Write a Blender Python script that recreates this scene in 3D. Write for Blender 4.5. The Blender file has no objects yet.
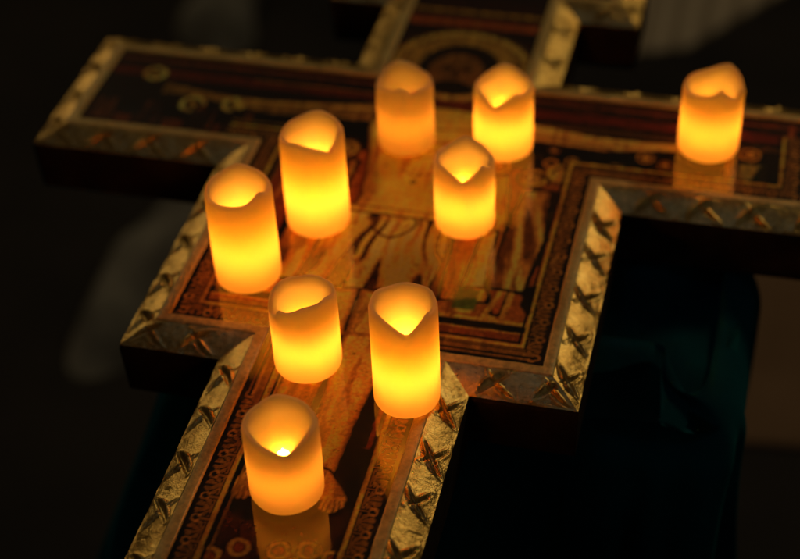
import bpy, math, random
import numpy as np
from mathutils import Vector, Matrix
random.seed(7); rng = np.random.default_rng(7)
U = 0.172            # metres per layout unit (half the width of the cross's middle)
ZP = 0.0             # painted face of the cross lies at z = 0
ZO = -0.055          # outer edge of the carved border, in units
FLOOR = -5.0
sc = bpy.context.scene
col = sc.collection

# ------------------------------------------------------------------ helpers
def link(name, me, mat=None, parent=None):
    o = bpy.data.objects.new(name, me); col.objects.link(o)
    if mat: me.materials.append(mat)
    if parent: o.parent = parent
    return o
def empty(name, loc=(0, 0, 0)):
    o = bpy.data.objects.new(name, None); col.objects.link(o); o.location = loc; o.empty_display_size = .02
    return o
def tag(o, label=None, cat=None, group=None, kind=None):
    for k, v in (('label', label), ('category', cat), ('group', group), ('kind', kind)):
        if v: o[k] = v
    return o
def mesh(name, co, faces, smooth=True):
    me = bpy.data.meshes.new(name)
    me.from_pydata([tuple(c) for c in co], [], [tuple(f) for f in faces])
    if smooth: me.polygons.foreach_set('use_smooth', [True] * len(me.polygons))
    me.update(); return me
def np_mesh(name, co, quads, smooth=True):
    me = bpy.data.meshes.new(name)
    co = np.asarray(co, np.float32); quads = np.asarray(quads, np.int32)
    me.vertices.add(len(co)); me.vertices.foreach_set('co', co.ravel())
    me.loops.add(quads.size); me.loops.foreach_set('vertex_index', quads.ravel())
    me.polygons.add(len(quads))
    me.polygons.foreach_set('loop_start', np.arange(len(quads), dtype=np.int32) * 4)
    me.update(calc_edges=True)
    me.polygons.foreach_set('use_smooth', np.full(len(quads), smooth))
    me.validate(); me.update(); return me
def grid_quads(n, m):
    i = np.arange(n - 1)[:, None] * m + np.arange(m - 1)[None, :]
    return np.stack([i, i + m, i + m + 1, i + 1], -1).reshape(-1, 4)

# value noise on numpy arrays
_perm = rng.random((256, 256))
def vnoise(x, y):
    xi = np.floor(x).astype(int); yi = np.floor(y).astype(int); fx = x - xi; fy = y - yi
    fx = fx * fx * (3 - 2 * fx); fy = fy * fy * (3 - 2 * fy)
    a = _perm[xi & 255, yi & 255]; b = _perm[(xi + 1) & 255, yi & 255]
    c = _perm[xi & 255, (yi + 1) & 255]; d = _perm[(xi + 1) & 255, (yi + 1) & 255]
    return (a * (1 - fx) + b * fx) * (1 - fy) + (c * (1 - fx) + d * fx) * fy
def fbm(x, y, o=4):
    s = 0; a = .5; t = 0
    for k in range(o):
        s = s + a * vnoise(x * 2 ** k + 17 * k, y * 2 ** k + 31 * k); t += a; a *= .5
    return s / t
def sstep(a, b, x):
    t = np.clip((x - a) / (b - a), 0, 1); return t * t * (3 - 2 * t)

# ------------------------------------------------------------------ materials
class NT:
    def __init__(s, name):
        s.m = bpy.data.materials.new(name); s.m.use_nodes = True; s.t = s.m.node_tree
        s.b = s.t.nodes['Principled BSDF']
    def n(s, typ, **kw):
        nd = s.t.nodes.new(typ)
        for k, v in kw.items():
            if k in nd.inputs.keys(): nd.inputs[k].default_value = v
            else: setattr(nd, k, v)
        return nd
    def l(s, a, b): s.t.links.new(a, b)
    def p(s, **kw):
        for k, v in kw.items(): s.b.inputs[k.replace('_', ' ')].default_value = v
        return s
    def noise(s, scale, detail=6, rough=.6, stretch=None):
        tc = s.n('ShaderNodeTexCoord'); mp = s.n('ShaderNodeMapping')
        if stretch: mp.inputs['Scale'].default_value = stretch
        s.l(tc.outputs['Object'], mp.inputs['Vector'])
        nz = s.n('ShaderNodeTexNoise', Scale=scale, Detail=detail, Roughness=rough)
        s.l(mp.outputs[0], nz.inputs['Vector']); return nz
    def ramp(s, src, stops):
        r = s.n('ShaderNodeValToRGB'); e = r.color_ramp.elements
        while len(e) < len(stops): e.new(.5)
        for i, (p_, c) in enumerate(stops): e[i].position = p_; e[i].color = (*c, 1)
        s.l(src, r.inputs[0]); return r
    def bump(s, src, strength, dist, prev=None, target='Normal'):
        b = s.n('ShaderNodeBump', Strength=strength, Distance=dist); s.l(src, b.inputs['Height'])
        if prev: s.l(prev.outputs[0], b.inputs['Normal'])
        s.l(b.outputs[0], s.b.inputs[target]); return b

def gold_mat(name, dark, mid, light, rough, metal, hammered=.35):
    m = NT(name)
    a = m.noise(38, 8, .7); b = m.noise(260, 5, .6); c = m.noise(900, 3, .5)
    r = m.ramp(a.outputs[0], [(.3, dark), (.5, mid), (.68, light)])
    mix = m.n('ShaderNodeMix', data_type='RGBA', blend_type='MULTIPLY'); mix.inputs[0].default_value = .5
    r2 = m.ramp(b.outputs[0], [(.35, (.35, .3, .25)), (.6, (1, 1, 1))])
    m.l(r.outputs[0], mix.inputs[6]); m.l(r2.outputs[0], mix.inputs[7]); m.l(mix.outputs[2], m.b.inputs['Base Color'])
    rr = m.n('ShaderNodeMapRange'); rr.inputs[3].default_value = rough - .1; rr.inputs[4].default_value = rough + .2
    m.l(b.outputs[0], rr.inputs[0]); m.l(rr.outputs[0], m.b.inputs['Roughness'])
    m.p(Metallic=metal)
    b1 = m.bump(b.outputs[0], hammered, .0012); m.bump(c.outputs[0], hammered * 1.6, .0005, b1)
    return m.m
M = {}
M['carved'] = gold_mat('carved_gilding', (.40, .235, .055), (.74, .48, .12), (.92, .66, .20), .27, .92, .30)
M['strip'] = gold_mat('flat_gilding', (.60, .38, .10), (.84, .58, .16), (.92, .70, .23), .42, .15, .15)

m = NT('old_dark_wood'); nz = m.noise(30, 6, .6, (1, 8, 1))
r = m.ramp(nz.outputs[0], [(.3, (.012, .007, .004)), (.7, (.04, .022, .012))]); m.l(r.outputs[0], m.b.inputs['Base Color'])
m.p(Roughness=.75, Specular_IOR_Level=.2); m.bump(nz.outputs[0], .4, .001); M['wood'] = m.m

m = NT('varnished_painting')
at = m.n('ShaderNodeAttribute', attribute_name='paint'); nz = m.noise(420, 6, .65); nf = m.noise(60, 5, .6)
mx = m.n('ShaderNodeMix', data_type='RGBA', blend_type='MULTIPLY'); mx.inputs[0].default_value = .4
r = m.ramp(nz.outputs[0], [(.36, (.45, .42, .4)), (.52, (1, 1, 1))])
m.l(at.outputs[0], mx.inputs[6]); m.l(r.outputs[0], mx.inputs[7]); m.l(mx.outputs[2], m.b.inputs['Base Color'])
m.p(Roughness=.5, Specular_IOR_Level=.1, Coat_Weight=1.0, Coat_Roughness=.05, Coat_IOR=1.85)
m.bump(nz.outputs[0], .25, .0004)
m.bump(nf.outputs[0], .12, .0006, None, 'Coat Normal'); M['paint'] = m.m

def wax_mat():
    m = NT('ivory_wax')
    m.p(Base_Color=(.975, .86, .46, 1), Roughness=.42, Subsurface_Weight=1.0, Subsurface_Scale=.024,
        Subsurface_Radius=(1.0, .8, .4), Specular_IOR_Level=.35)
    m.b.subsurface_method = 'RANDOM_WALK'
    nz = m.noise(120, 4, .5); m.bump(nz.outputs[0], .12, .0006)
    # light from the bulb comes through the wall: half the wax's scattering is translucent
    tr = m.n('ShaderNodeBsdfTranslucent'); tr.inputs['Color'].default_value = (1.0, .86, .45, 1)
    ms = m.n('ShaderNodeMixShader'); ms.inputs[0].default_value = .60
    m.l(m.b.outputs[0], ms.inputs[1]); m.l(tr.outputs[0], ms.inputs[2])
    m.l(ms.outputs[0], m.t.nodes['Material Output'].inputs['Surface'])
    return m.m
M['wax'] = wax_mat()
def led_mat(k):
    m = NT('amber_led')
    m.p(Base_Color=(.9, .7, .4, 1), Roughness=.4, Emission_Color=(1.0, .305, .030, 1), Emission_Strength=k)
    return m.m

# ------------------------------------------------------------------ the cross: outline in layout units
s_, t_, ab, at_, n_, nb, a_, m_, top, bot = .545, 1.0, 1.315, 2.315, .545, 2.94, 1.985, .87, 3.42, -2.3
OUT = [(-s_, bot), (s_, bot), (s_, 0), (t_, 0), (t_, ab), (a_, ab), (a_, at_), (n_, at_), (n_, nb), (m_, nb), (m_, top),
       (-m_, top), (-m_, nb), (-n_, nb), (-n_, at_), (-a_, at_), (-a_, ab), (-t_, ab), (-t_, 0), (-s_, 0)]   # counter-clockwise
def inset(P, d):
    n = len(P); R = []
    for i in range(n):
        (x0, y0), (x1, y1), (x2, y2) = P[i - 1], P[i], P[(i + 1) % n]
        def nrm(ax, ay, bx, by):
            L = math.hypot(bx - ax, by - ay); return (-(by - ay) / L, (bx - ax) / L)
        n1 = nrm(x0, y0, x1, y1); n2 = nrm(x1, y1, x2, y2)
        R.append((x1 + d * (n1[0] + n2[0]), y1 + d * (n1[1] + n2[1])))
    return R
BW, SW = .125, .052                       # carved bevel width, flat strip width
IN1 = inset(OUT, BW); IN2 = inset(OUT, BW + SW)

cross = empty('painted_cross')
tag(cross, 'large gilded cross with painted figures, lying flat under the glowing candles', 'cross')

# carved bevel: every edge a fine grid with crossing leaf blades in relief
def blade(x, y, ang, L, W, curve):
    c, s = math.cos(ang), math.sin(ang)
    a = x * c + y * s; b = -x * s + y * c - curve * (1 - (a / L) ** 2)
    w = W * np.clip(1 - (a / L) ** 2, 0, 1) + 1e-5
    inside = np.abs(b) < w
    q = np.clip(b / w, -1, 1)
    prof = np.where(q > -.35, (1 - q) / 1.35, (q + 1) / .65)          # a sharp crest near one side
    gap = np.abs(b) - w; lip = np.where((~inside) & (np.abs(a) < L * 1.05), .0085 * np.exp(-(gap / .0055) ** 2), 0)
    cut = np.where(inside & (q < .25), -(1 - np.abs((q + .375) / .625) ** 1.4) * np.minimum(w, .024) * .85, 0)
    lip = np.where(inside & (q >= .25), (1 - np.abs((q - .62) / .38)) * np.minimum(w, .02) * 1.25 + .001, lip * .6)
    return lip, cut
def carve(s, t, length, seed):
    """height offset for along-edge position s (units) and across t (0..1)"""
    r = random.Random(seed)
    n = max(1, round(length / .25)); p = length / n
    y = (t - .5) * BW
    H = np.zeros_like(s); G = np.zeros_like(s)
    for k in range(n):
        cx = (k + .5) * p + r.uniform(-.012, .012)
        for sg, off in ((1, -.012), (-1, .016)):
            ang = sg * math.radians(r.uniform(33, 41)); L = r.uniform(.090, .102) if sg > 0 else r.uniform(.080, .096); W = r.uniform(.016, .021) if sg > 0 else r.uniform(.011, .016)
            h, g = blade(s - cx - off, y - r.uniform(-.006, .006), ang, L, W, sg * r.uniform(.008, .018))
            H = np.maximum(H, h); G = np.minimum(G, g)
        h, g = blade(s - cx - .5 * p, y + .02, math.radians(r.uniform(60, 110)), .035, .007, .004)
        if r.random() < .3: G = np.minimum(G, g)
    return np.where(G < -.0005, G, H)
co, qd, base = [], [], 0
for i in range(len(OUT)):
    A, B = np.array(OUT[i]), np.array(OUT[(i + 1) % len(OUT)]); A1, B1 = np.array(IN1[i]), np.array(IN1[(i + 1) % len(OUT)])
    L = np.linalg.norm(B - A); d = (B - A) / L
    step = .0065 if min(A[1], B[1]) < 1.4 else .012
    ns = int(L / step) + 2; nt = 25
    S, T = np.meshgrid(np.linspace(0, 1, ns), np.linspace(0, 1, nt), indexing='ij')
    P = (A * (1 - S[..., None]) + B * S[..., None]) * (1 - T[..., None]) + (A1 * (1 - S[..., None]) + B1 * S[..., None]) * T[..., None]
    along = (P - A) @ d
    lo = 0; h = carve(along - lo, T, L, 100 + i)
    corner = np.minimum(sstep(0, .05, S * L), sstep(0, .05, (1 - S) * L))
    edge = sstep(0, .10, T) * sstep(0, .08, 1 - T)
    wob = (fbm(P[..., 0] * 9, P[..., 1] * 9) - .5) * .005 + (fbm(P[..., 0] * 40, P[..., 1] * 40) - .5) * .0022
    z = ZO + (-ZO + .004) * (.6 * T + .4 * np.sin(T * math.pi / 2)) + (h * corner + wob) * edge
    z = z + (fbm(along * 14 + i, T * 0) - .5) * .008 * (T < .02)
    co.append(np.stack([P[..., 0], P[..., 1], z], -1).reshape(-1, 3)); qd.append(grid_quads(ns, nt) + base); base += ns * nt
me = np_mesh('carved_border', np.concatenate(co) * U, np.concatenate(qd)[:, ::-1])
link('carved_border', me, M['carved'], cross)

# flat gilded strip: raised rim between the bevel and the painting
co, qd, base = [], [], 0
prof = [(BW, .000), (BW + .003, .006), (BW + .008, .008), (BW + SW - .008, .008), (BW + SW - .002, .006), (BW + SW, .002), (BW + SW + .001, -.012)]
rings = [inset(OUT, d) for d, z in prof]
for i in range(len(OUT)):
    j = (i + 1) % len(OUT); L = math.dist(OUT[i], OUT[j]); ns = int(L / .02) + 2
    f = np.linspace(0, 1, ns)[:, None]
    pts = []
    for (d, z), R in zip(prof, rings):
        a, b = np.array(R[i]), np.array(R[j]); q = a * (1 - f) + b * f
        nrm = np.array([-(b - a)[1], (b - a)[0]]) / np.linalg.norm(b - a)
        wv = (fbm(q[:, 0] * 7 + d * 30, q[:, 1] * 7) - .5)[:, None] * .007 * sstep(0, .1, np.minimum(f, 1 - f))
        if 0 < prof.index((d, z)) < len(prof) - 1: q = q + nrm * wv
        zz = z + (fbm(q[:, 0] * 25, q[:, 1] * 25) - .5) * .004
        pts.append(np.column_stack([q, zz]))
    co.append(np.stack(pts, 1).reshape(-1, 3)); qd.append(grid_quads(ns, len(prof)) + base); base += ns * len(prof)
me = np_mesh('gilded_strip', np.concatenate(co) * U, np.concatenate(qd)[:, ::-1])
link('gilded_strip', me, M['strip'], cross)

# dark wooden body: sides and back
TH = .27
n = len(OUT); co = [(x, y, ZO) for x, y in OUT] + [(x, y, ZO - .02) for x, y in inset(OUT, -.004)] + [(x, y, ZO - TH) for x, y in inset(OUT, .004)]
fc = [(i, i + n, (i + 1) % n + n, (i + 1) % n) for i in range(n)] + [(i + n, i + 2 * n, (i + 1) % n + 2 * n, (i + 1) % n + n) for i in range(n)]
fc.append(tuple(range(2 * n, 3 * n))[::-1])
link('wooden_edge', mesh('wooden_edge', np.array(co) * U, fc, False), M['wood'], cross)

# ------------------------------------------------------------------ the painting (generic medieval style panel), painted on a fine mesh
H = .0062
xs = np.arange(-2.0, 2.0, H); ys = np.arange(bot, top, H)
X, Y = np.meshgrid(xs, ys, indexing='ij')
def dist_field(X, Y):
    """distance inwards from the cross's outline, and position along the nearest edge"""
    best = np.full(X.shape, 9.); al = np.zeros(X.shape)
    for i in range(len(OUT)):
        (x0, y0), (x1, y1) = OUT[i], OUT[(i + 1) % len(OUT)]
        L = math.hypot(x1 - x0, y1 - y0); dx, dy = (x1 - x0) / L, (y1 - y0) / L
        a = (X - x0) * dx + (Y - y0) * dy; ac = np.clip(a, 0, L)
        d = np.maximum(np.abs(X - x0 - ac * dx), np.abs(Y - y0 - ac * dy))
        k = d < best - 1e-9; best = np.where(k, d, best); al = np.where(k, a, al)
    return best, al
def rect(x0, x1, y0, y1): return (X > x0) & (X < x1) & (Y > y0) & (Y < y1)
inside = rect(-s_, s_, bot, .5) | rect(-t_, t_, 0, ab + .2) | rect(-a_, a_, ab, at_) | rect(-n_, n_, at_ - .1, nb + .2) | rect(-m_, m_, nb, top)
D, AL = dist_field(X, Y)
keep = inside & (D > BW + SW - .012)
idx = -np.ones(X.shape, int); idx[keep] = np.arange(keep.sum())
q = np.stack([idx[:-1, :-1], idx[1:, :-1], idx[1:, 1:], idx[:-1, 1:]], -1).reshape(-1, 4); q = q[(q >= 0).all(1)]
u = X[keep]; v = Y[keep]; d = D[keep]; al = AL[keep]
wu = u + (fbm(u * 6, v * 6) - .5) * .05; wv = v + (fbm(u * 6 + 50, v * 6) - .5) * .05      # hand-drawn wobble
hu = u + (fbm(u * 28, v * 28) - .5) * .012; hv = v + (fbm(u * 28 + 9, v * 28) - .5) * .012
DK = np.array((.022, .011, .006)); RB = np.array((.27, .055, .015)); RD = np.array((.40, .065, .018)); OC = np.array((.44, .245, .065))
PG = np.array((.54, .35, .12)); BR = np.array((.12, .05, .018)); GR = np.array((.05, .075, .03)); PK = np.array((.48, .28, .11)); BK = np.array((.010, .008, .007))
C = np.tile(DK, (len(u), 1))
relief = np.zeros(len(u))
def put(mask, c, a=1.0):
    global C
    k = np.clip(mask * a, 0, 1)[:, None]; C = C * (1 - k) + np.asarray(c) * k
def seg(ax, ay, bx, by, x=None, y=None):
    x = hu if x is None else x; y = hv if y is None else y
    L2 = (bx - ax) ** 2 + (by - ay) ** 2; t = np.clip(((x - ax) * (bx - ax) + (y - ay) * (by - ay)) / L2, 0, 1)
    return np.hypot(x - ax - t * (bx - ax), y - ay - t * (by - ay)), t
def capsule(ax, ay, bx, by, r0, r1=None, soft=.006, **kw):
    dd, t = seg(ax, ay, bx, by, **kw); r = r0 + ((r1 if r1 is not None else r0) - r0) * t
    return sstep(soft, -soft, dd - r)
def ell(cx, cy, rx, ry, soft=.05):
    return sstep(1 + soft, 1 - soft, np.hypot((hu - cx) / rx, (hv - cy) / ry))
def ring(cx, cy, r, w): return sstep(w + .004, w - .004, np.abs(np.hypot(hu - cx, hv - cy) - r))
def box(x0, x1, y0, y1, soft=.006):
    dd = np.maximum(np.maximum(x0 - hu, hu - x1), np.maximum(y0 - hv, hv - y1)); return sstep(soft, -soft, dd)
def poly(P, soft=.007):
    """signed distance to a convex or concave polygon, softened"""
    ins = np.zeros(len(u), bool); dm = np.full(len(u), 9.)
    for i in range(len(P)):
        (x0, y0), (x1, y1) = P[i], P[(i + 1) % len(P)]
        if y0 != y1:
            c = ((y0 > hv) != (y1 > hv)) & (hu < (x1 - x0) * (hv - y0) / (y1 - y0) + x0); ins ^= c
        dd, _ = seg(x0, y0, x1, y1); dm = np.minimum(dm, dd)
    sd = np.where(ins, -dm, dm); return sstep(soft, -soft, sd), sd
def robe(P, base, light, dark, ang=90, freq=26, out=True, a=1.0):
    mk, sd = poly(P); put(mk, base, a)
    c, s = math.cos(math.radians(ang)), math.sin(math.radians(ang))
    x = (-wu * s + wv * c); y = wu * c + wv * s
    f = vnoise(x * freq + 40, y * 2.2); g = vnoise(x * freq * 2.1 + 9, y * 4)
    put(mk * sstep(.55, .68, f), light, .9 * a); put(mk * sstep(.40, .26, f), dark, .9 * a); put(mk * sstep(.80, .9, g), dark, .7 * a)
    if out: put(sstep(.013, .005, np.abs(sd)), BK, .95 * a)
def head(x, y, r, halo=OC, hair=BR):
    put(ell(x, y, r * 1.65, r * 1.65), halo); put(ring(x, y, r * 1.65, .007), BK, .8); put(ring(x, y, r * 1.4, .004), BR, .8)
    put(ell(x, y + r * .1, r, r * 1.05), hair); put(ell(x, y - r * .12, r * .66, r * .8), PK * .8)
    put(ell(x - r * .25, y, r * .13, r * .08), BK); put(ell(x + r * .25, y, r * .13, r * .08), BK)
    put(capsule(x, y, x, y - r * .35, .003), BR); put(capsule(x - r * .15, y - r * .5, x + r * .15, y - r * .5, .004), RB)
# grounds
put(sstep(.3, .7, fbm(u * 4, v * 4)), BR, .55)
put(box(-a_, a_, ab, at_), np.array((.035, .012, .008)))
put(box(-a_, a_, 1.93, 2.01), np.array((.17, .02, .01)), .9); put(box(-a_, a_, 2.07, 2.09), RB, .8)
put(box(-a_, -.4, 1.50, 1.58), RB, .6); put(box(.4, a_, 2.03, 2.12), RB * .6, .5)
put(box(.45, a_, 1.86, 1.90), BR, 1); put(box(-1.7, a_, 1.62, 1.69), BK)
put(box(-t_, t_, 0, 1.50), np.array((.28, .085, .022)))
put(box(-n_, n_, 2.1, top), np.array((.07, .014, .009))); put(box(-n_, n_, 2.62, 2.66), BK); put(box(-n_, n_, 2.70, 2.78), RB); put(box(-n_, n_, 2.84, 2.87), OC * .6)
put(box(-m_, m_, 2.98, top), np.array((.05, .012, .008)))
put(box(-.33, .33, -2.2, .1), BK)
put(box(-.36, -.28, -2.2, .02), BR, .8)
# halo and head
put(ell(.01, 2.33, .385, .335), np.array((.30, .18, .08))); put(ell(.01, 2.33, .33, .28), np.array((.26, .15, .06)))
rr = np.hypot((hu - .01) / .385, (hv - 2.33) / .335); th = np.arctan2(hv - 2.33, hu - .01)
put(sstep(.03, .0, np.abs(rr - .90)) * (np.sin(th * 34) > 0), PG, .9); put(sstep(.022, .008, np.abs(rr - .985)), BK, .8); put(sstep(.02, .006, np.abs(rr - .80)), BR, .9)
put(ell(.01, 2.29, .215, .235), np.array((.045, .018, .009))); put(ell(.0, 2.25, .15, .185), np.array((.20, .085, .035)))
put(ell(-.05, 2.29, .034, .018), BK); put(ell(.05, 2.29, .034, .018), BK); put(capsule(0, 2.29, .005, 2.21, .010), BR * .5); put(ell(0, 2.12, .11, .06), BK, .85); put(capsule(-.03, 2.165, .03, 2.165, .010), BK)
# trunk of the central figure with outstretched arms
trunk = [(-.30, 1.93), (.30, 1.93), (.30, 1.72), (.24, 1.45), (.20, 1.15), (.24, .95), (-.26, .95), (-.22, 1.15), (-.26, 1.45), (-.32, 1.72)]
for sgn in (-1, 1):
    put(capsule(sgn * .25, 1.83, sgn * .85, 1.765, .088, .058), BK); put(capsule(sgn * .85, 1.765, sgn * 1.36, 1.82, .058, .042), BK)
    AC = np.array((.40, .215, .085)) * (.55 if sgn < 0 else .9); put(capsule(sgn * .25, 1.835, sgn * .85, 1.77, .078, .048), AC); put(capsule(sgn * .85, 1.77, sgn * 1.30, 1.825, .048, .026), AC)
    put(capsule(sgn * .35, 1.855, sgn * 1.2, 1.795, .012), PK, .5); put(capsule(sgn * .35, 1.80, sgn * .9, 1.735, .007), BR, .8)
    put(ell(sgn * 1.36, 1.835, .06, .035), AC)
    for k in range(4): put(capsule(sgn * 1.38, 1.86 - .017 * k, sgn * 1.46, 1.875 - .024 * k, .008), AC)
mk, sd = poly(trunk); put(mk, OC); put(sstep(.012, .003, np.abs(sd)), BR)
put(mk * sstep(.55, .8, fbm(u * 7, v * 7)), PG, .6)
for yy, w in ((1.74, .22), (1.62, .17), (1.56, .13), (1.5, .12), (1.35, .08)):
    put(capsule(-w, yy + .03, 0, yy, .005), BR, .8); put(capsule(0, yy, w, yy + .03, .005), BR, .8)
put(ell(0, 1.3, .015, .02), BR)
# side figures, left and right of the trunk
ground_x = ((-1, 1))
robe([(.30, 1.42), (.44, 1.44), (.50, 1.1), (.52, .52), (.30, .50), (.27, 1.1)], np.array((.42, .13, .025)), np.array((.50, .26, .06)), RB, 93, 20)
robe([(.40, 1.0), (.47, 1.02), (.49, .62), (.38, .60)], OC, PG, RB, 92, 30)
put(box(.37, .47, .46, .60), np.array((.07, .15, .05))); put(box(.38, .46, .44, .462), OC)
robe([(.53, 1.34), (.66, 1.36), (.69, 1.0), (.66, .62), (.50, .60), (.50, 1.05)], np.array((.34, .17, .06)), PK, np.array((.12, .04, .015)), 100, 30)
robe([(.68, 1.36), (.73, 1.30), (.735, .60), (.66, .60), (.70, 1.0)], RD * .8, np.array((.36, .10, .03)), np.array((.08, .015, .008)), 90, 22)
robe([(.50, .62), (.60, .62), (.585, .46), (.55, .44)], np.array((.34, .09, .03)), PK * .7, RB, 100, 30)
put(capsule(.56, .60, .52, .44, .012), OC); put(capsule(.61, .60, .60, .44, .012), OC); put(capsule(.52, .44, .56, .43, .012), OC)
for x, y in ((.37, 1.50), (.56, 1.44), (.68, 1.50)): head(x, y, .048)
mk, sd = poly([(.665, .66), (.735, .68), (.74, .50), (.70, .47), (.66, .53)]); put(mk, BK)
robe([(-.30, 1.42), (-.46, 1.44), (-.50, 1.0), (-.52, .52), (-.34, .50), (-.30, 1.0)], np.array((.38, .19, .06)), PG, BR, 86, 26)
robe([(-.50, 1.38), (-.70, 1.36), (-.72, .9), (-.70, .48), (-.53, .48), (-.52, 1.0)], np.array((.22, .05, .02)), np.array((.40, .17, .05)), DK, 88, 20)
for x, y in ((-.39, 1.50), (-.60, 1.46)): head(x, y, .048)
# feet line and bands at the bottom of the middle panel
for sg in (-1, 1):
    a0, a1 = (.30, .735) if sg > 0 else (-.735, -.34)
    put(box(a0, a1, .40, .425), OC, .9); put(box(a0, a1, .355, .40), BK); put(box(a0, a1, .30, .352), np.array((.26, .06, .02)))
    put(capsule(a0, .352, a1, .352, .004), OC)
# loincloth: a fan of folds
cl = [(-.27, 1.08), (.25, 1.08), (.27, .85), (.25, .55), (.12, .42), (.02, .52), (-.12, .38), (-.34, .44), (-.33, .8)]
mk, sd = poly(cl); put(mk, np.array((.44, .26, .09)))
ang = np.arctan2(wu - .02, 1.55 - wv); f = vnoise(ang * 24 + 60, np.hypot(wu, 1.5 - wv) * 3)
put(mk * sstep(.52, .66, f), PG * 1.15, .95); put(mk * sstep(.44, .32, f), np.array((.07, .025, .010)), .95)
put(mk * sstep(.012, .004, np.abs(np.hypot(wu + .02, wv - .98) - .09)), BR); put(sstep(.012, .004, np.abs(sd)), BR)
put(capsule(-.27, 1.06, .25, 1.06, .022), OC); put(capsule(-.27, 1.035, .25, 1.035, .005), BK)
# legs: broad ochre, dark seam between, feet splayed
for P in ([(-.33, .46), (-.06, .50), (-.055, .0), (-.075, -.40), (-.10, -.62), (-.19, -.62), (-.24, -.30), (-.31, .0)],
          [(-.04, .50), (.22, .50), (.17, .1), (.14, -.25), (.125, -.62), (.045, -.62), (-.02, -.40), (-.035, .0)]):
    mk, sd = poly(P, .008); put(sstep(.018, .004, sd), BK); put(mk, np.array((.40, .22, .07)))
    put(mk * sstep(.52, .8, fbm(wu * 16, wv * 2.5)), PG, .7); put(mk * sstep(.40, .2, fbm(wu * 20 + 5, wv * 3)), BR, .5)
    put(mk * sstep(.03, .0, -sd), np.array((.22, .10, .03)), .7)
put(capsule(-.22, .19, .14, .23, .012), np.array((.26, .12, .04)), .8)
for sg, fx, fy, ox in ((-1, -.15, -.60, -.20), (1, .085, -.60, .165)):
    put(capsule(fx, fy, ox, -.72, .052, .060), BK); put(capsule(fx, fy, ox, -.70, .040, .048), np.array((.34, .18, .06)))
    for k in range(5):
        tx = ox + (k - 2) * .021; ty = -.765 + abs(k - 2) * .006 + (.012 if k == 4 else 0)
        put(capsule(ox + (k - 2) * .017, -.71, tx, ty, .0105, .009), BK); put(capsule(ox + (k - 2) * .017, -.70, tx, ty, .0085, .0075), np.array((.36, .20, .07)))
# strips beside the legs
put(box(.215, .245, -.42, .28), np.array((.20, .045, .015))); put(box(.25, .275, -.42, .28), OC * .55); put(box(.25, .275, -.42, .28) * (vnoise(u * 60, v * 45) > .5), BK, .8)
put(capsule(.205, -.42, .33, -.43, .006), BR)
put(box(-.30, -.262, -2.2, .10), np.array((.14, .05, .018)))
mk, sd = poly([(-.30, -.80), (-.10, -.86), (.12, -.84), (.30, -.66), (.30, -1.9), (-.30, -1.9)]); put(mk, np.array((.085, .022, .010)))
put(sstep(.014, .005, np.abs(sd)), BK); put(mk * sstep(.5, .8, fbm(u * 9, v * 5)), RB, .5)
for x, y in ((.14, -.96), (.03, -.985), (.24, -.985), (-.12, -1.0), (-.22, -1.06)):
    put(ring(x, y, .036, .009), OC * .8); put(ell(x, y, .02, .02), RB)
# ends of the arms: rings, curls and small figures
for x, y, r in ((-1.56, 1.96, .052), (-1.27, 1.73, .058), (-1.06, 1.76, .05)):
    put(ell(x, y, r, r), np.array((.05, .022, .012))); put(ring(x, y, r, .012), np.array((.40, .27, .13))); put(capsule(x - .01, y + .01, x + .02, y - .02, .010), OC * .8)
put(capsule(-1.04, 1.79, -1.02, 1.73, .014), PG)
for x in (-1.72, -1.46, -1.18, -.98): robe([(x - .06, 1.72), (x + .06, 1.72), (x + .08, 1.52), (x - .08, 1.52)], np.array((.09, .022, .012)), np.array((.16, .05, .025)), BK, 90, 24, a=.8)
for x, y, r in ((1.06, 1.70, .05), (1.16, 1.66, .045), (.95, 1.60, .04), (1.55, 1.82, .06), (1.46, 1.66, .04), (.72, 1.60, .045), (.62, 1.68, .035)):
    put(ell(x, y, r, r * .9), OC * .8); put(ring(x, y, r * .55, .010), BR); put(ring(x, y, r, .007), BK)
put(box(1.44, 1.47, 1.5, 1.9), OC * .7); put(box(1.72, 1.75, 1.5, 2.1), RD * .8)
robe([(1.5, 1.74), (1.64, 1.76), (1.66, 1.5), (1.48, 1.5)], np.array((.16, .17, .10)), OC, BK, 80, 24)
put(box(.66, 1.8, 1.50, 1.525), OC * .7)
for k in range(12):
    x = .62 + k * .1; put(ring(x, 1.575 + .02 * (k % 2), .028, .007), OC * .75, .8)
# border ornament: gold lines and a row of shells
def smod(x, p): return x - np.floor(x / p) * p
arm = (np.abs(u) > 1.02) | (v > 2.12)
b0 = BW + SW; bw = .098
wgt = np.where(u < -1.02, .0, np.where(v > 2.0, .0, 1.0))
bmask = sstep(b0 + bw + .004, b0 + bw - .004, d + (hu - u) * .5) * wgt
put(bmask, np.array((.055, .022, .010)))
p = .112; lx = smod(al, p) - p / 2; ly = (d - b0 - .018) / .070
an = np.arctan2(lx, (1.0 - ly) * .07); rad = np.hypot(lx, (1.0 - ly) * .070 * .62)
fan = (rad < .047 - .003 * np.cos(an * 9) ** 2) & (ly > .05) & (ly < 1.0)
SH = np.array((.24, .115, .04))
put(fan * bmask, SH, .9); put(fan * bmask * (np.abs(np.sin(an * 5.0)) < .42) * (rad > .012), np.array((.035, .014, .007)), .95)
lx2 = smod(al + p / 2, p) - p / 2; cr = np.hypot(lx2, d - b0 - .040)
put((np.abs(cr - .0165) < .0052) * bmask, SH * 1.3, .95); put((np.abs(lx2) < .005) * (d > b0 + .05) * bmask, SH, .9)
put(sstep(.010, .006, np.abs(d - b0 - bw - .006)) * np.where(wgt > 0, 1, .0), OC * .95)
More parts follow.
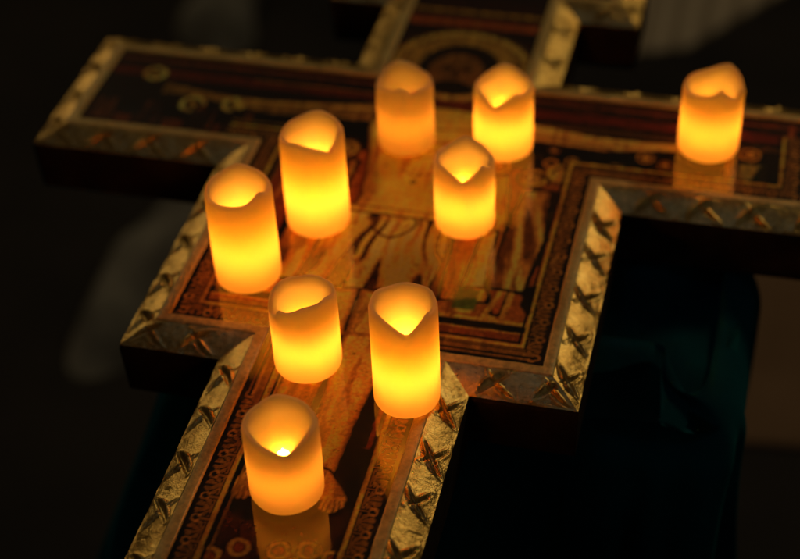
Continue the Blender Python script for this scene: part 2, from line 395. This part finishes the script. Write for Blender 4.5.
put(sstep(.008, .004, np.abs(d - b0 - bw - .026)) * wgt, BK); put(sstep(.008, .003, np.abs(d - b0 - .007)), BK, .7)
put(sstep(.006, .003, np.abs(d - b0 - bw - .045)) * wgt * (u < 0), OC * .5)
# age: broad tone changes, crackle, chips, gold flecks
C = C * (0.84 + .32 * fbm(u * 11, v * 11)[:, None]) * (0.8 + .4 * vnoise(u * 90, v * 90)[:, None])
chip = sstep(.70, .76, fbm(u * 24 + 7, v * 24, 5)); put(chip * sstep(.05, .15, C.mean(1)), PG * .7, .12)
chip = sstep(.74, .80, fbm(u * 31 + 70, v * 31, 5)); put(chip, BK, .5)
lt = sstep(.06, .16, C.mean(1)); put(lt * sstep(.60, .75, vnoise(wu * 46, wv * 5 + 3)), BR, .40); put(lt * sstep(.66, .8, vnoise(wu * 70 + 11, wv * 7)), PG, .18)
g_ = C.mean(1, keepdims=True); C = C * (np.maximum(g_, .012) / .21) ** .95; C = np.clip(C * 1.75 * np.array((1.58, 1.38, .46)), .001, .90)
lum = C.mean(1); zz = -.002 + (fbm(u * 3, v * 3) - .5) * .003 + lum * .0006
me = np_mesh('painted_panel', np.column_stack([u, v, zz]) * U, q)
ca = me.color_attributes.new('paint', 'FLOAT_COLOR', 'POINT')
ca.data.foreach_set('color', np.column_stack([C, np.ones(len(u))]).astype(np.float32).ravel())
link('painted_panel', me, M['paint'], cross)

# ------------------------------------------------------------------ camera (solved from the photograph's corners)
PC = np.array([1.523, -4.4672, 4.6306 - .055]) * U
yaw, pitch, roll, f = -.2725, .7161, -.0489, 1567.45
fw = Vector((math.sin(yaw) * math.cos(pitch), math.cos(yaw) * math.cos(pitch), -math.sin(pitch)))
z = -fw; x = Vector((0, 0, 1)).cross(z).normalized(); y = z.cross(x)
c, s = math.cos(roll), math.sin(roll)
x2 = c * x + s * y; y2 = -s * x + c * y
cam = bpy.data.cameras.new('camera'); co_ = bpy.data.objects.new('camera', cam); col.objects.link(co_)
Mx = Matrix((x2, y2, z)).transposed().to_4x4(); Mx.translation = Vector(PC); co_.matrix_world = Mx
cam.sensor_width = 36; cam.lens = f / 800 * 36; cam.clip_start = .01; cam.clip_end = 60
cam.dof.use_dof = True; cam.dof.focus_distance = 6.22 * U; cam.dof.aperture_fstop = 2.9; cam.dof.aperture_blades = 0
sc.camera = co_
camdir = lambda px, py: math.atan2(PC[1] / U - py, PC[0] / U - px)

# ------------------------------------------------------------------ candles
def make_candle(name, x, y, R, H, bumps, k, label, seed, tilt=0):
    """bumps: (angle in degrees from the camera side, + to the right; width in degrees; height in units)"""
    r = random.Random(seed); root = empty(name, (x * U, y * U, .0022))
    tag(root, label, 'candle', 'battery candles standing on the cross')
    a0 = camdir(x, y)
    N = 120
    def rim(a):
        phi = math.degrees((a - a0 + math.pi) % (2 * math.pi) - math.pi); h = H
        for c_, w, g in bumps:
            dd = (phi - c_ + 180) % 360 - 180
            h += g * math.exp(-abs(dd / w) ** 1.6)
        return h + .003 * math.sin(3 * a + seed) + .002 * math.sin(7 * a + 2 * seed)
    def ph(k_): return 2 * math.pi * k_ / N
    # outer profile (radius, fraction of rim height), lip, inner profile
    co, wall = [], .030
    out = [(.0, 0), (R - .045, 0), (R - .016, .001), (R - .006, .006), (R - .001, .017), (R, .035)]
    rows = []
    for rr, zz in out[1:]: rows.append([(rr, zz)] * N)
    K = 14
    rims = [rim(ph(i)) for i in range(N)]
    for j in range(1, K): rows.append([(R - .001 * (j / K), .035 + (rims[i] - .022 - .035) * j / K) for i in range(N)])
    for dr, dz in ((.0015, -.018), (.004, -.009), (.009, -.003), (.015, 0), (.021, -.003), (.027, -.010), (.031, -.022)):
        rows.append([(R - dr, rims[i] + dz) for i in range(N)])
    fl, cs = (.235, 1.0) if H > .45 else (.188, .70)
    for j in range(1, 11):
        q_ = j / 10
        rows.append([(R - .031 - .012 * q_ ** .7, rims[i] - .022 + (fl + .150 * cs - rims[i] + .022) * q_) for i in range(N)])
    for rr, zz in ((R - .050, .118), (R - .062, .088), (R - .078, .058), (R - .094, .032), (.032, .008), (.022, 0)): rows.append([(rr, fl + zz * cs)] * N)
    for ri, row in enumerate(rows):
        for i, (rr, zz) in enumerate(row):
            a = ph(i)
            w = 1 + .006 * math.sin(2 * a + seed) + .004 * math.sin(5 * a + zz * 9 + seed)
            co.append((rr * w * math.cos(a) * U, rr * w * math.sin(a) * U, zz * U))
    nr = len(rows); fc = []
    for j in range(nr - 1):
        for i in range(N):
            i2 = (i + 1) % N; fc.append((j * N + i, j * N + i2, (j + 1) * N + i2, (j + 1) * N + i))
    fc.append(tuple(range(N))[::-1]); fc.append(tuple((nr - 1) * N + i for i in range(N)))
    wax = link('wax', mesh('wax', co, fc), M['wax'], root)
    # LED: small flame-shaped bulb standing in the hollow
    tp = .345 if H > .45 else .227
    pr = [(.008, .150), (.0115, .158), (.0125, .18), (.0125, fl), (.024, fl + .004), (.024, tp - (.030 if H > .45 else .033)), (.0045, tp - .012), (.003, tp - .003), (.0015, tp)]
    n = 14; co = [(rr * math.cos(2 * math.pi * i / n) * U, rr * math.sin(2 * math.pi * i / n) * U, zz * U) for rr, zz in pr for i in range(n)]
    fc = [(j * n + i, j * n + (i + 1) % n, (j + 1) * n + (i + 1) % n, (j + 1) * n + i) for j in range(len(pr) - 1) for i in range(n)]
    fc += [tuple(range(n))[::-1], tuple((len(pr) - 1) * n + i for i in range(n))]
    b = link('light_bulb', mesh('light_bulb', co, fc), led_mat(k), root)
    return root
LED = 172.0
CANDLES = [
 # x, y, R, H, bumps, k, label
 (-.022, -.696, .146, .365, [(3, 26, -.036), (58, 22, .020), (-62, 25, .016), (180, 30, .016)], .70, 'short candle nearest the camera, on the painted feet, bulb tip showing in its notch'),
 (.314, -.117, .138, .508, [(6, 24, -.052), (50, 15, .022), (-52, 18, .016), (-125, 16, .012), (118, 20, .010)], .74, 'tall candle with a smooth V notch, beside the right inner corner of the gilded border'),
 (-.140, -.003, .143, .372, [(0, 40, .030), (-80, 24, -.055), (50, 40, .045), (-52, 8, .018), (-58, 6, -.02)], 1.75, 'short candle with its rim sunk at the left, just beyond the nearest candle'),
 (-.560, .485, .147, .495, [(-16, 30, -.012), (40, 18, .034), (-75, 26, -.015), (172, 26, .030), (105, 18, -.012)], .76, 'tall candle on the left, closest to the left gilded border'),
 (-.359, .918, .146, .500, [(30, 18, -.030), (-30, 35, .022), (75, 16, .022), (155, 34, .036), (-110, 24, -.010)], .90, 'tall candle with a lopsided peak, behind the tall left one and left of centre'),
 (-.103, 1.599, .139, .362, [(0, 50, .030), (-12, 9, .010), (12, 9, -.02), (190, 26, .034), (90, 30, -.016), (-90, 30, -.02)], .46, 'dimmest short candle, at the back below the painted halo'),
 (.372, 1.647, .144, .362, [(-18, 18, -.038), (22, 14, .032), (60, 20, .012), (178, 26, .034), (-90, 30, -.01)], 1.75, 'bright short candle at the back, right of the dim one'),
 (.310, 1.036, .139, .368, [(-4, 20, -.040), (40, 13, .022), (-45, 20, .014), (66, 10, -.014), (176, 24, .026), (120, 16, -.008)], 1.55, 'short candle with a deep notch, right of centre, in front of the bright back pair'),
 (1.343, 1.830, .147, .365, [(-10, 26, .020), (15, 14, .042), (52, 10, -.015), (75, 14, .02), (152, 26, .042), (-100, 40, -.012), (100, 12, -.015)], 1.4, 'short candle standing alone on the right arm of the cross'),
]
for i, (x_, y_, R_, H_, bp, k_, lab) in enumerate(CANDLES):
    make_candle('battery_candle', x_, y_, R_, H_, bp, k_ * LED, lab, 3 + i)

# ------------------------------------------------------------------ cloth-covered stand under the cross
def cloth_mat(name, a, b, sheen, scale=500):
    m = NT(name); nz = m.noise(scale, 4, .6); n2 = m.noise(7, 5, .6)
    r = m.ramp(n2.outputs[0], [(.35, a), (.65, b)]); m.l(r.outputs[0], m.b.inputs['Base Color'])
    m.p(Roughness=.95, Sheen_Weight=sheen, Sheen_Roughness=.6, Sheen_Tint=(*[min(1, c * 5) for c in b], 1), Specular_IOR_Level=.06)
    m.bump(nz.outputs[0], .3, .0006); return m.m
M['teal'] = cloth_mat('dark_teal_cloth', (.001, .016, .022), (.002, .062, .070), .3)
def drape():
    # rounded-rectangle loft falling and flaring from the stand's top to the floor
    x0, x1, y0, y1, zt = -.88, 1.70, .25, 1.62, -.33
    N, K = 420, 60; cx, cy = (x0 + x1) / 2, (y0 + y1) / 2
    co = []
    per = []
    for i in range(N):
        a = 2 * math.pi * i / N; ca, sa = math.cos(a), math.sin(a); e = .22
        px = cx + (x1 - x0) / 2 * math.copysign(abs(ca) ** e, ca); py = cy + (y1 - y0) / 2 * math.copysign(abs(sa) ** e, sa)
        nx, ny = math.copysign(abs(ca) ** 1.2, ca), math.copysign(abs(sa) ** 1.2, sa); L = math.hypot(nx, ny)
        per.append((px, py, nx / L, ny / L))
    # arc-length coordinate, so folds are even round the stand
    S = [0]
    for i in range(1, N): S.append(S[-1] + math.dist(per[i][:2], per[i - 1][:2]))
    T = S[-1] + math.dist(per[0][:2], per[-1][:2])
    for j in range(K + 1):
        q_ = (j / K) ** 1.6; zz = zt + (FLOOR + .01 - zt) * q_
        dz = zt - zz; rin = .20 * (1 - math.sqrt(max(0, 1 - (1 - min(1, dz / .3)) ** 2)))
        for i in range(N):
            px, py, nx, ny = per[i]; s = S[i] / T * 2 * math.pi
            amp = .15 * sstep(0, .25, q_) + .16 * q_
            fold = .25 * math.sin(47 * s + 4 * q_ + 2 * math.sin(5 * s)) + math.sin(17 * s + 5.5 * q_ + 1.1 * math.sin(2 * s) + .8 * q_) * .55 + .35 * math.sin(29 * s + 2.5 * q_ + math.sin(3 * s)) + .2 * math.sin(7 * s - 3 * q_)
            left = max(0, -nx) ; front = max(0, -ny)
            flare = (.02 + .8 * left + .35 * front) * q_ ** .8 * (1.6 if left else 1)
            k = flare + amp * (fold - .9 * max(0, nx)) - rin * (1 + 1.6 * front)
            rnd = .0 if j else 0
            co.append((px + nx * k, py + ny * k, zz))
    # top sheet closes the loft a little inside, under the cross
    top_ring = len(co)
    KT = 26
    for j in range(KT):
        k = 1 - (j + .6) / (KT + 1)
        for i in range(N):
            px, py, nx, ny = per[i]
            x_ = cx + (px - cx) * k * .95; y_ = cy + (py - cy) * k * .95
            w_ = .030 * math.sin(7 * x_ - 4 * y_ + 1.2 * math.sin(3 * y_)) + .010 * math.sin(15 * x_ - 11 * y_ + 2 * math.sin(4 * x_))
            co.append((x_, y_, zt - .045 + w_ - .02))
    co.append((cx, cy, zt - .06))
    fc = [(j * N + i, j * N + (i + 1) % N, (j + 1) * N + (i + 1) % N, (j + 1) * N + i) for j in range(K) for i in range(N)]
    fc = [f_[::-1] for f_ in fc]
    fc += [(i, (i + 1) % N, top_ring + (i + 1) % N, top_ring + i) for i in range(N)]
    fc += [(top_ring + j * N + i, top_ring + j * N + (i + 1) % N, top_ring + (j + 1) * N + (i + 1) % N, top_ring + (j + 1) * N + i) for j in range(KT - 1) for i in range(N)]
    fc += [(top_ring + (KT - 1) * N + i, top_ring + (KT - 1) * N + (i + 1) % N, top_ring + KT * N) for i in range(N)]
    o = link('cloth_covered_stand', mesh('cloth_covered_stand', np.array(co) * U, fc), M['teal'])
    tag(o, 'stand hidden under a dark teal cloth hanging in folds beneath the cross', 'draped stand')
drape()

# ------------------------------------------------------------------ floor and the blurred things behind
m = NT('dark_floor'); nz = m.noise(3, 5, .6); n2 = m.noise(220, 4, .6)
r = m.ramp(nz.outputs[0], [(.3, (.012, .012, .012)), (.7, (.028, .025, .021))]); m.l(r.outputs[0], m.b.inputs['Base Color'])
m.p(Roughness=.8, Specular_IOR_Level=.2); m.bump(n2.outputs[0], .4, .001); M['floor'] = m.m
link('floor', mesh('floor', np.array([(-60, -60, FLOOR), (60, -60, FLOOR), (60, 60, FLOOR), (-60, 60, FLOOR)]) * U, [(0, 1, 2, 3)], False), M['floor'])['kind'] = 'structure'

def carpet_mat(name, a, b, stripe=None):
    m = NT(name); n2 = m.noise(260, 5, .7); nz = m.noise(5, 5, .6)
    r = m.ramp(nz.outputs[0], [(.3, a), (.7, b)])
    if stripe:
        tc = m.n('ShaderNodeTexCoord'); w = m.n('ShaderNodeTexWave', Scale=stripe, Distortion=.6, bands_direction='X'); m.l(tc.outputs['Object'], w.inputs['Vector'])
        r2 = m.ramp(w.outputs[0], [(.25, (.62, .60, .58)), (.7, (1, 1, 1))])
        mx = m.n('ShaderNodeMix', data_type='RGBA', blend_type='MULTIPLY'); mx.inputs[0].default_value = 1
        m.l(r.outputs[0], mx.inputs[6]); m.l(r2.outputs[0], mx.inputs[7]); m.l(mx.outputs[2], m.b.inputs['Base Color'])
    else: m.l(r.outputs[0], m.b.inputs['Base Color'])
    m.p(Roughness=.9, Specular_IOR_Level=.1); m.bump(n2.outputs[0], .6, .002); return m.m
def slab(name, P, z0, z1, mat, label, cat, seed=1):
    """soft-edged mat: polygon with thickness and a rounded lip"""
    n = len(P); cx = sum(p_[0] for p_ in P) / n; cy = sum(p_[1] for p_ in P) / n
    def sc_(k, z): return [(cx + (x - cx) * k, cy + (y - cy) * k, z) for x, y in P]
    co = sc_(1, z0) + sc_(1, z1 - .02) + sc_(.985, z1) + [(cx, cy, z1)]
    fc = []
    for j in range(2):
        for i in range(n): fc.append((j * n + i, j * n + (i + 1) % n, (j + 1) * n + (i + 1) % n, (j + 1) * n + i))
    fc += [(2 * n + i, 2 * n + (i + 1) % n, 3 * n) for i in range(n)]
    o = link(name, mesh(name, np.array(co) * U, fc, False), mat); tag(o, label, cat); return o
slab('floor_mat', [(1.2, 4.6), (6.5, 5.2), (6.5, 8.6), (1.3, 8.2)], FLOOR + .002, FLOOR + .05, carpet_mat('tan_carpet', (.16, .10, .055), (.22, .14, .08)),
     'plain tan carpet on the floor at the right edge, beyond the dark teal cloth', 'carpet')
slab('striped_rug', [(.12, 10.25), (.75, 10.5), (2.2, 12.6), (2.2, 15.0), (-.2, 15)], FLOOR + .002, FLOOR + .06, carpet_mat('pale_striped_weave', (.42, .37, .27), (.60, .52, .38), 6),
     'pale grey striped rug, out of focus at the top right corner', 'rug')

def heap(name, cx, cy, rx, ry, h, rot, mat, label, seed):
    """cloth fallen in soft folds"""
    n, k = 90, 40; co = []
    for j in range(k):
        q_ = j / (k - 1)
        for i in range(n):
            a = 2 * math.pi * i / n
            rr = q_ * (1 + .10 * math.sin(3 * a + seed) + .07 * math.sin(5 * a + 2 * seed))
            x_, y_ = rr * rx * math.cos(a), rr * ry * math.sin(a)
            X_ = x_ * math.cos(rot) - y_ * math.sin(rot); Y_ = x_ * math.sin(rot) + y_ * math.cos(rot)
            z_ = h * (1 - q_ ** 2.2) + .22 * h * math.sin(x_ * 5.5 + 1.5 * math.sin(y_ * 2 + seed)) * (1 - q_ ** 6) + .10 * h * math.sin(y_ * 7 + seed + x_ * 2) * (1 - q_ ** 6)
            co.append((cx + X_, cy + Y_, FLOOR + .004 + max(0, z_)))
    fc = [(j * n + i, (j + 1) * n + i, (j + 1) * n + (i + 1) % n, j * n + (i + 1) % n) for j in range(k - 1) for i in range(n)]
    tag(link(name, mesh(name, np.array(co) * U, fc), mat), label, 'cloth')
M['grey'] = cloth_mat('grey_cloth', (.10, .10, .085), (.27, .265, .22), .1)
heap('grey_cloth', -3.15, 6.4, .95, 2.1, .7, -.25, M['grey'], 'blurred grey cloth lying in folds on the floor left of the cross', 2.0)
heap('small_cloth', -4.55, 10.1, .45, .9, .5, .3, M['grey'], 'small pale cloth on the floor behind the left arm of the cross', 5.1)

# ------------------------------------------------------------------ light: a dim room
w = bpy.data.worlds.new('World'); sc.world = w; w.use_nodes = True
w.node_tree.nodes['Background'].inputs[0].default_value = (1.0, .66, .38, 1); w.node_tree.nodes['Background'].inputs[1].default_value = .019
def area(name, loc, aim, size, power, colr):
    L = bpy.data.lights.new(name, 'AREA'); L.shape = 'DISK'; L.size = size; L.energy = power; L.color = colr
    o = bpy.data.objects.new(name, L); col.objects.link(o); o.location = loc
    o.rotation_euler = (Vector(aim) - Vector(loc)).to_track_quat('-Z', 'Y').to_euler(); return o
area('overhead_window_light', (-.25, .1, 2.6), (0, .1, 0), .62, .80, (.34, .50, 1.0))
area('side_room_light', (1.15, 2.1, 1.75), (.1, .15, 0), .6, 7.0, (1.0, .76, .42))
area('left_bevel_fill', (-1.85, 1.75, .80), (-.15, .1, 0), .7, 2.8, (1.0, .72, .36))  # added fill, no such source known: brings out gold on the left bevels

area('cloth_fill_light', (1.5, -1.3, .75), (.2, .1, -.35), .7, .30, (.6, .8, 1.0))  # added cool fill from the camera side to lift the cloth's front folds
area('far_wall_lamp', (-1.08, 1.865, 1.4), (-.25, .25, 0), .06, .12, (1.0, .86, .6))
# ------------------------------------------------------------------ render settings
sc.view_settings.view_transform = 'Standard'; sc.view_settings.look = 'None'; sc.view_settings.exposure = 0; sc.view_settings.gamma = 1
cy = sc.cycles
cy.use_denoising = True; cy.denoiser = 'OPENIMAGEDENOISE'; cy.denoising_prefilter = 'ACCURATE'
cy.max_bounces = 14; cy.diffuse_bounces = 12; cy.glossy_bounces = 4; cy.transmission_bounces = 12
cy.sample_clamp_indirect = 4; cy.use_adaptive_sampling = False; cy.caustics_reflective = False; cy.caustics_refractive = False
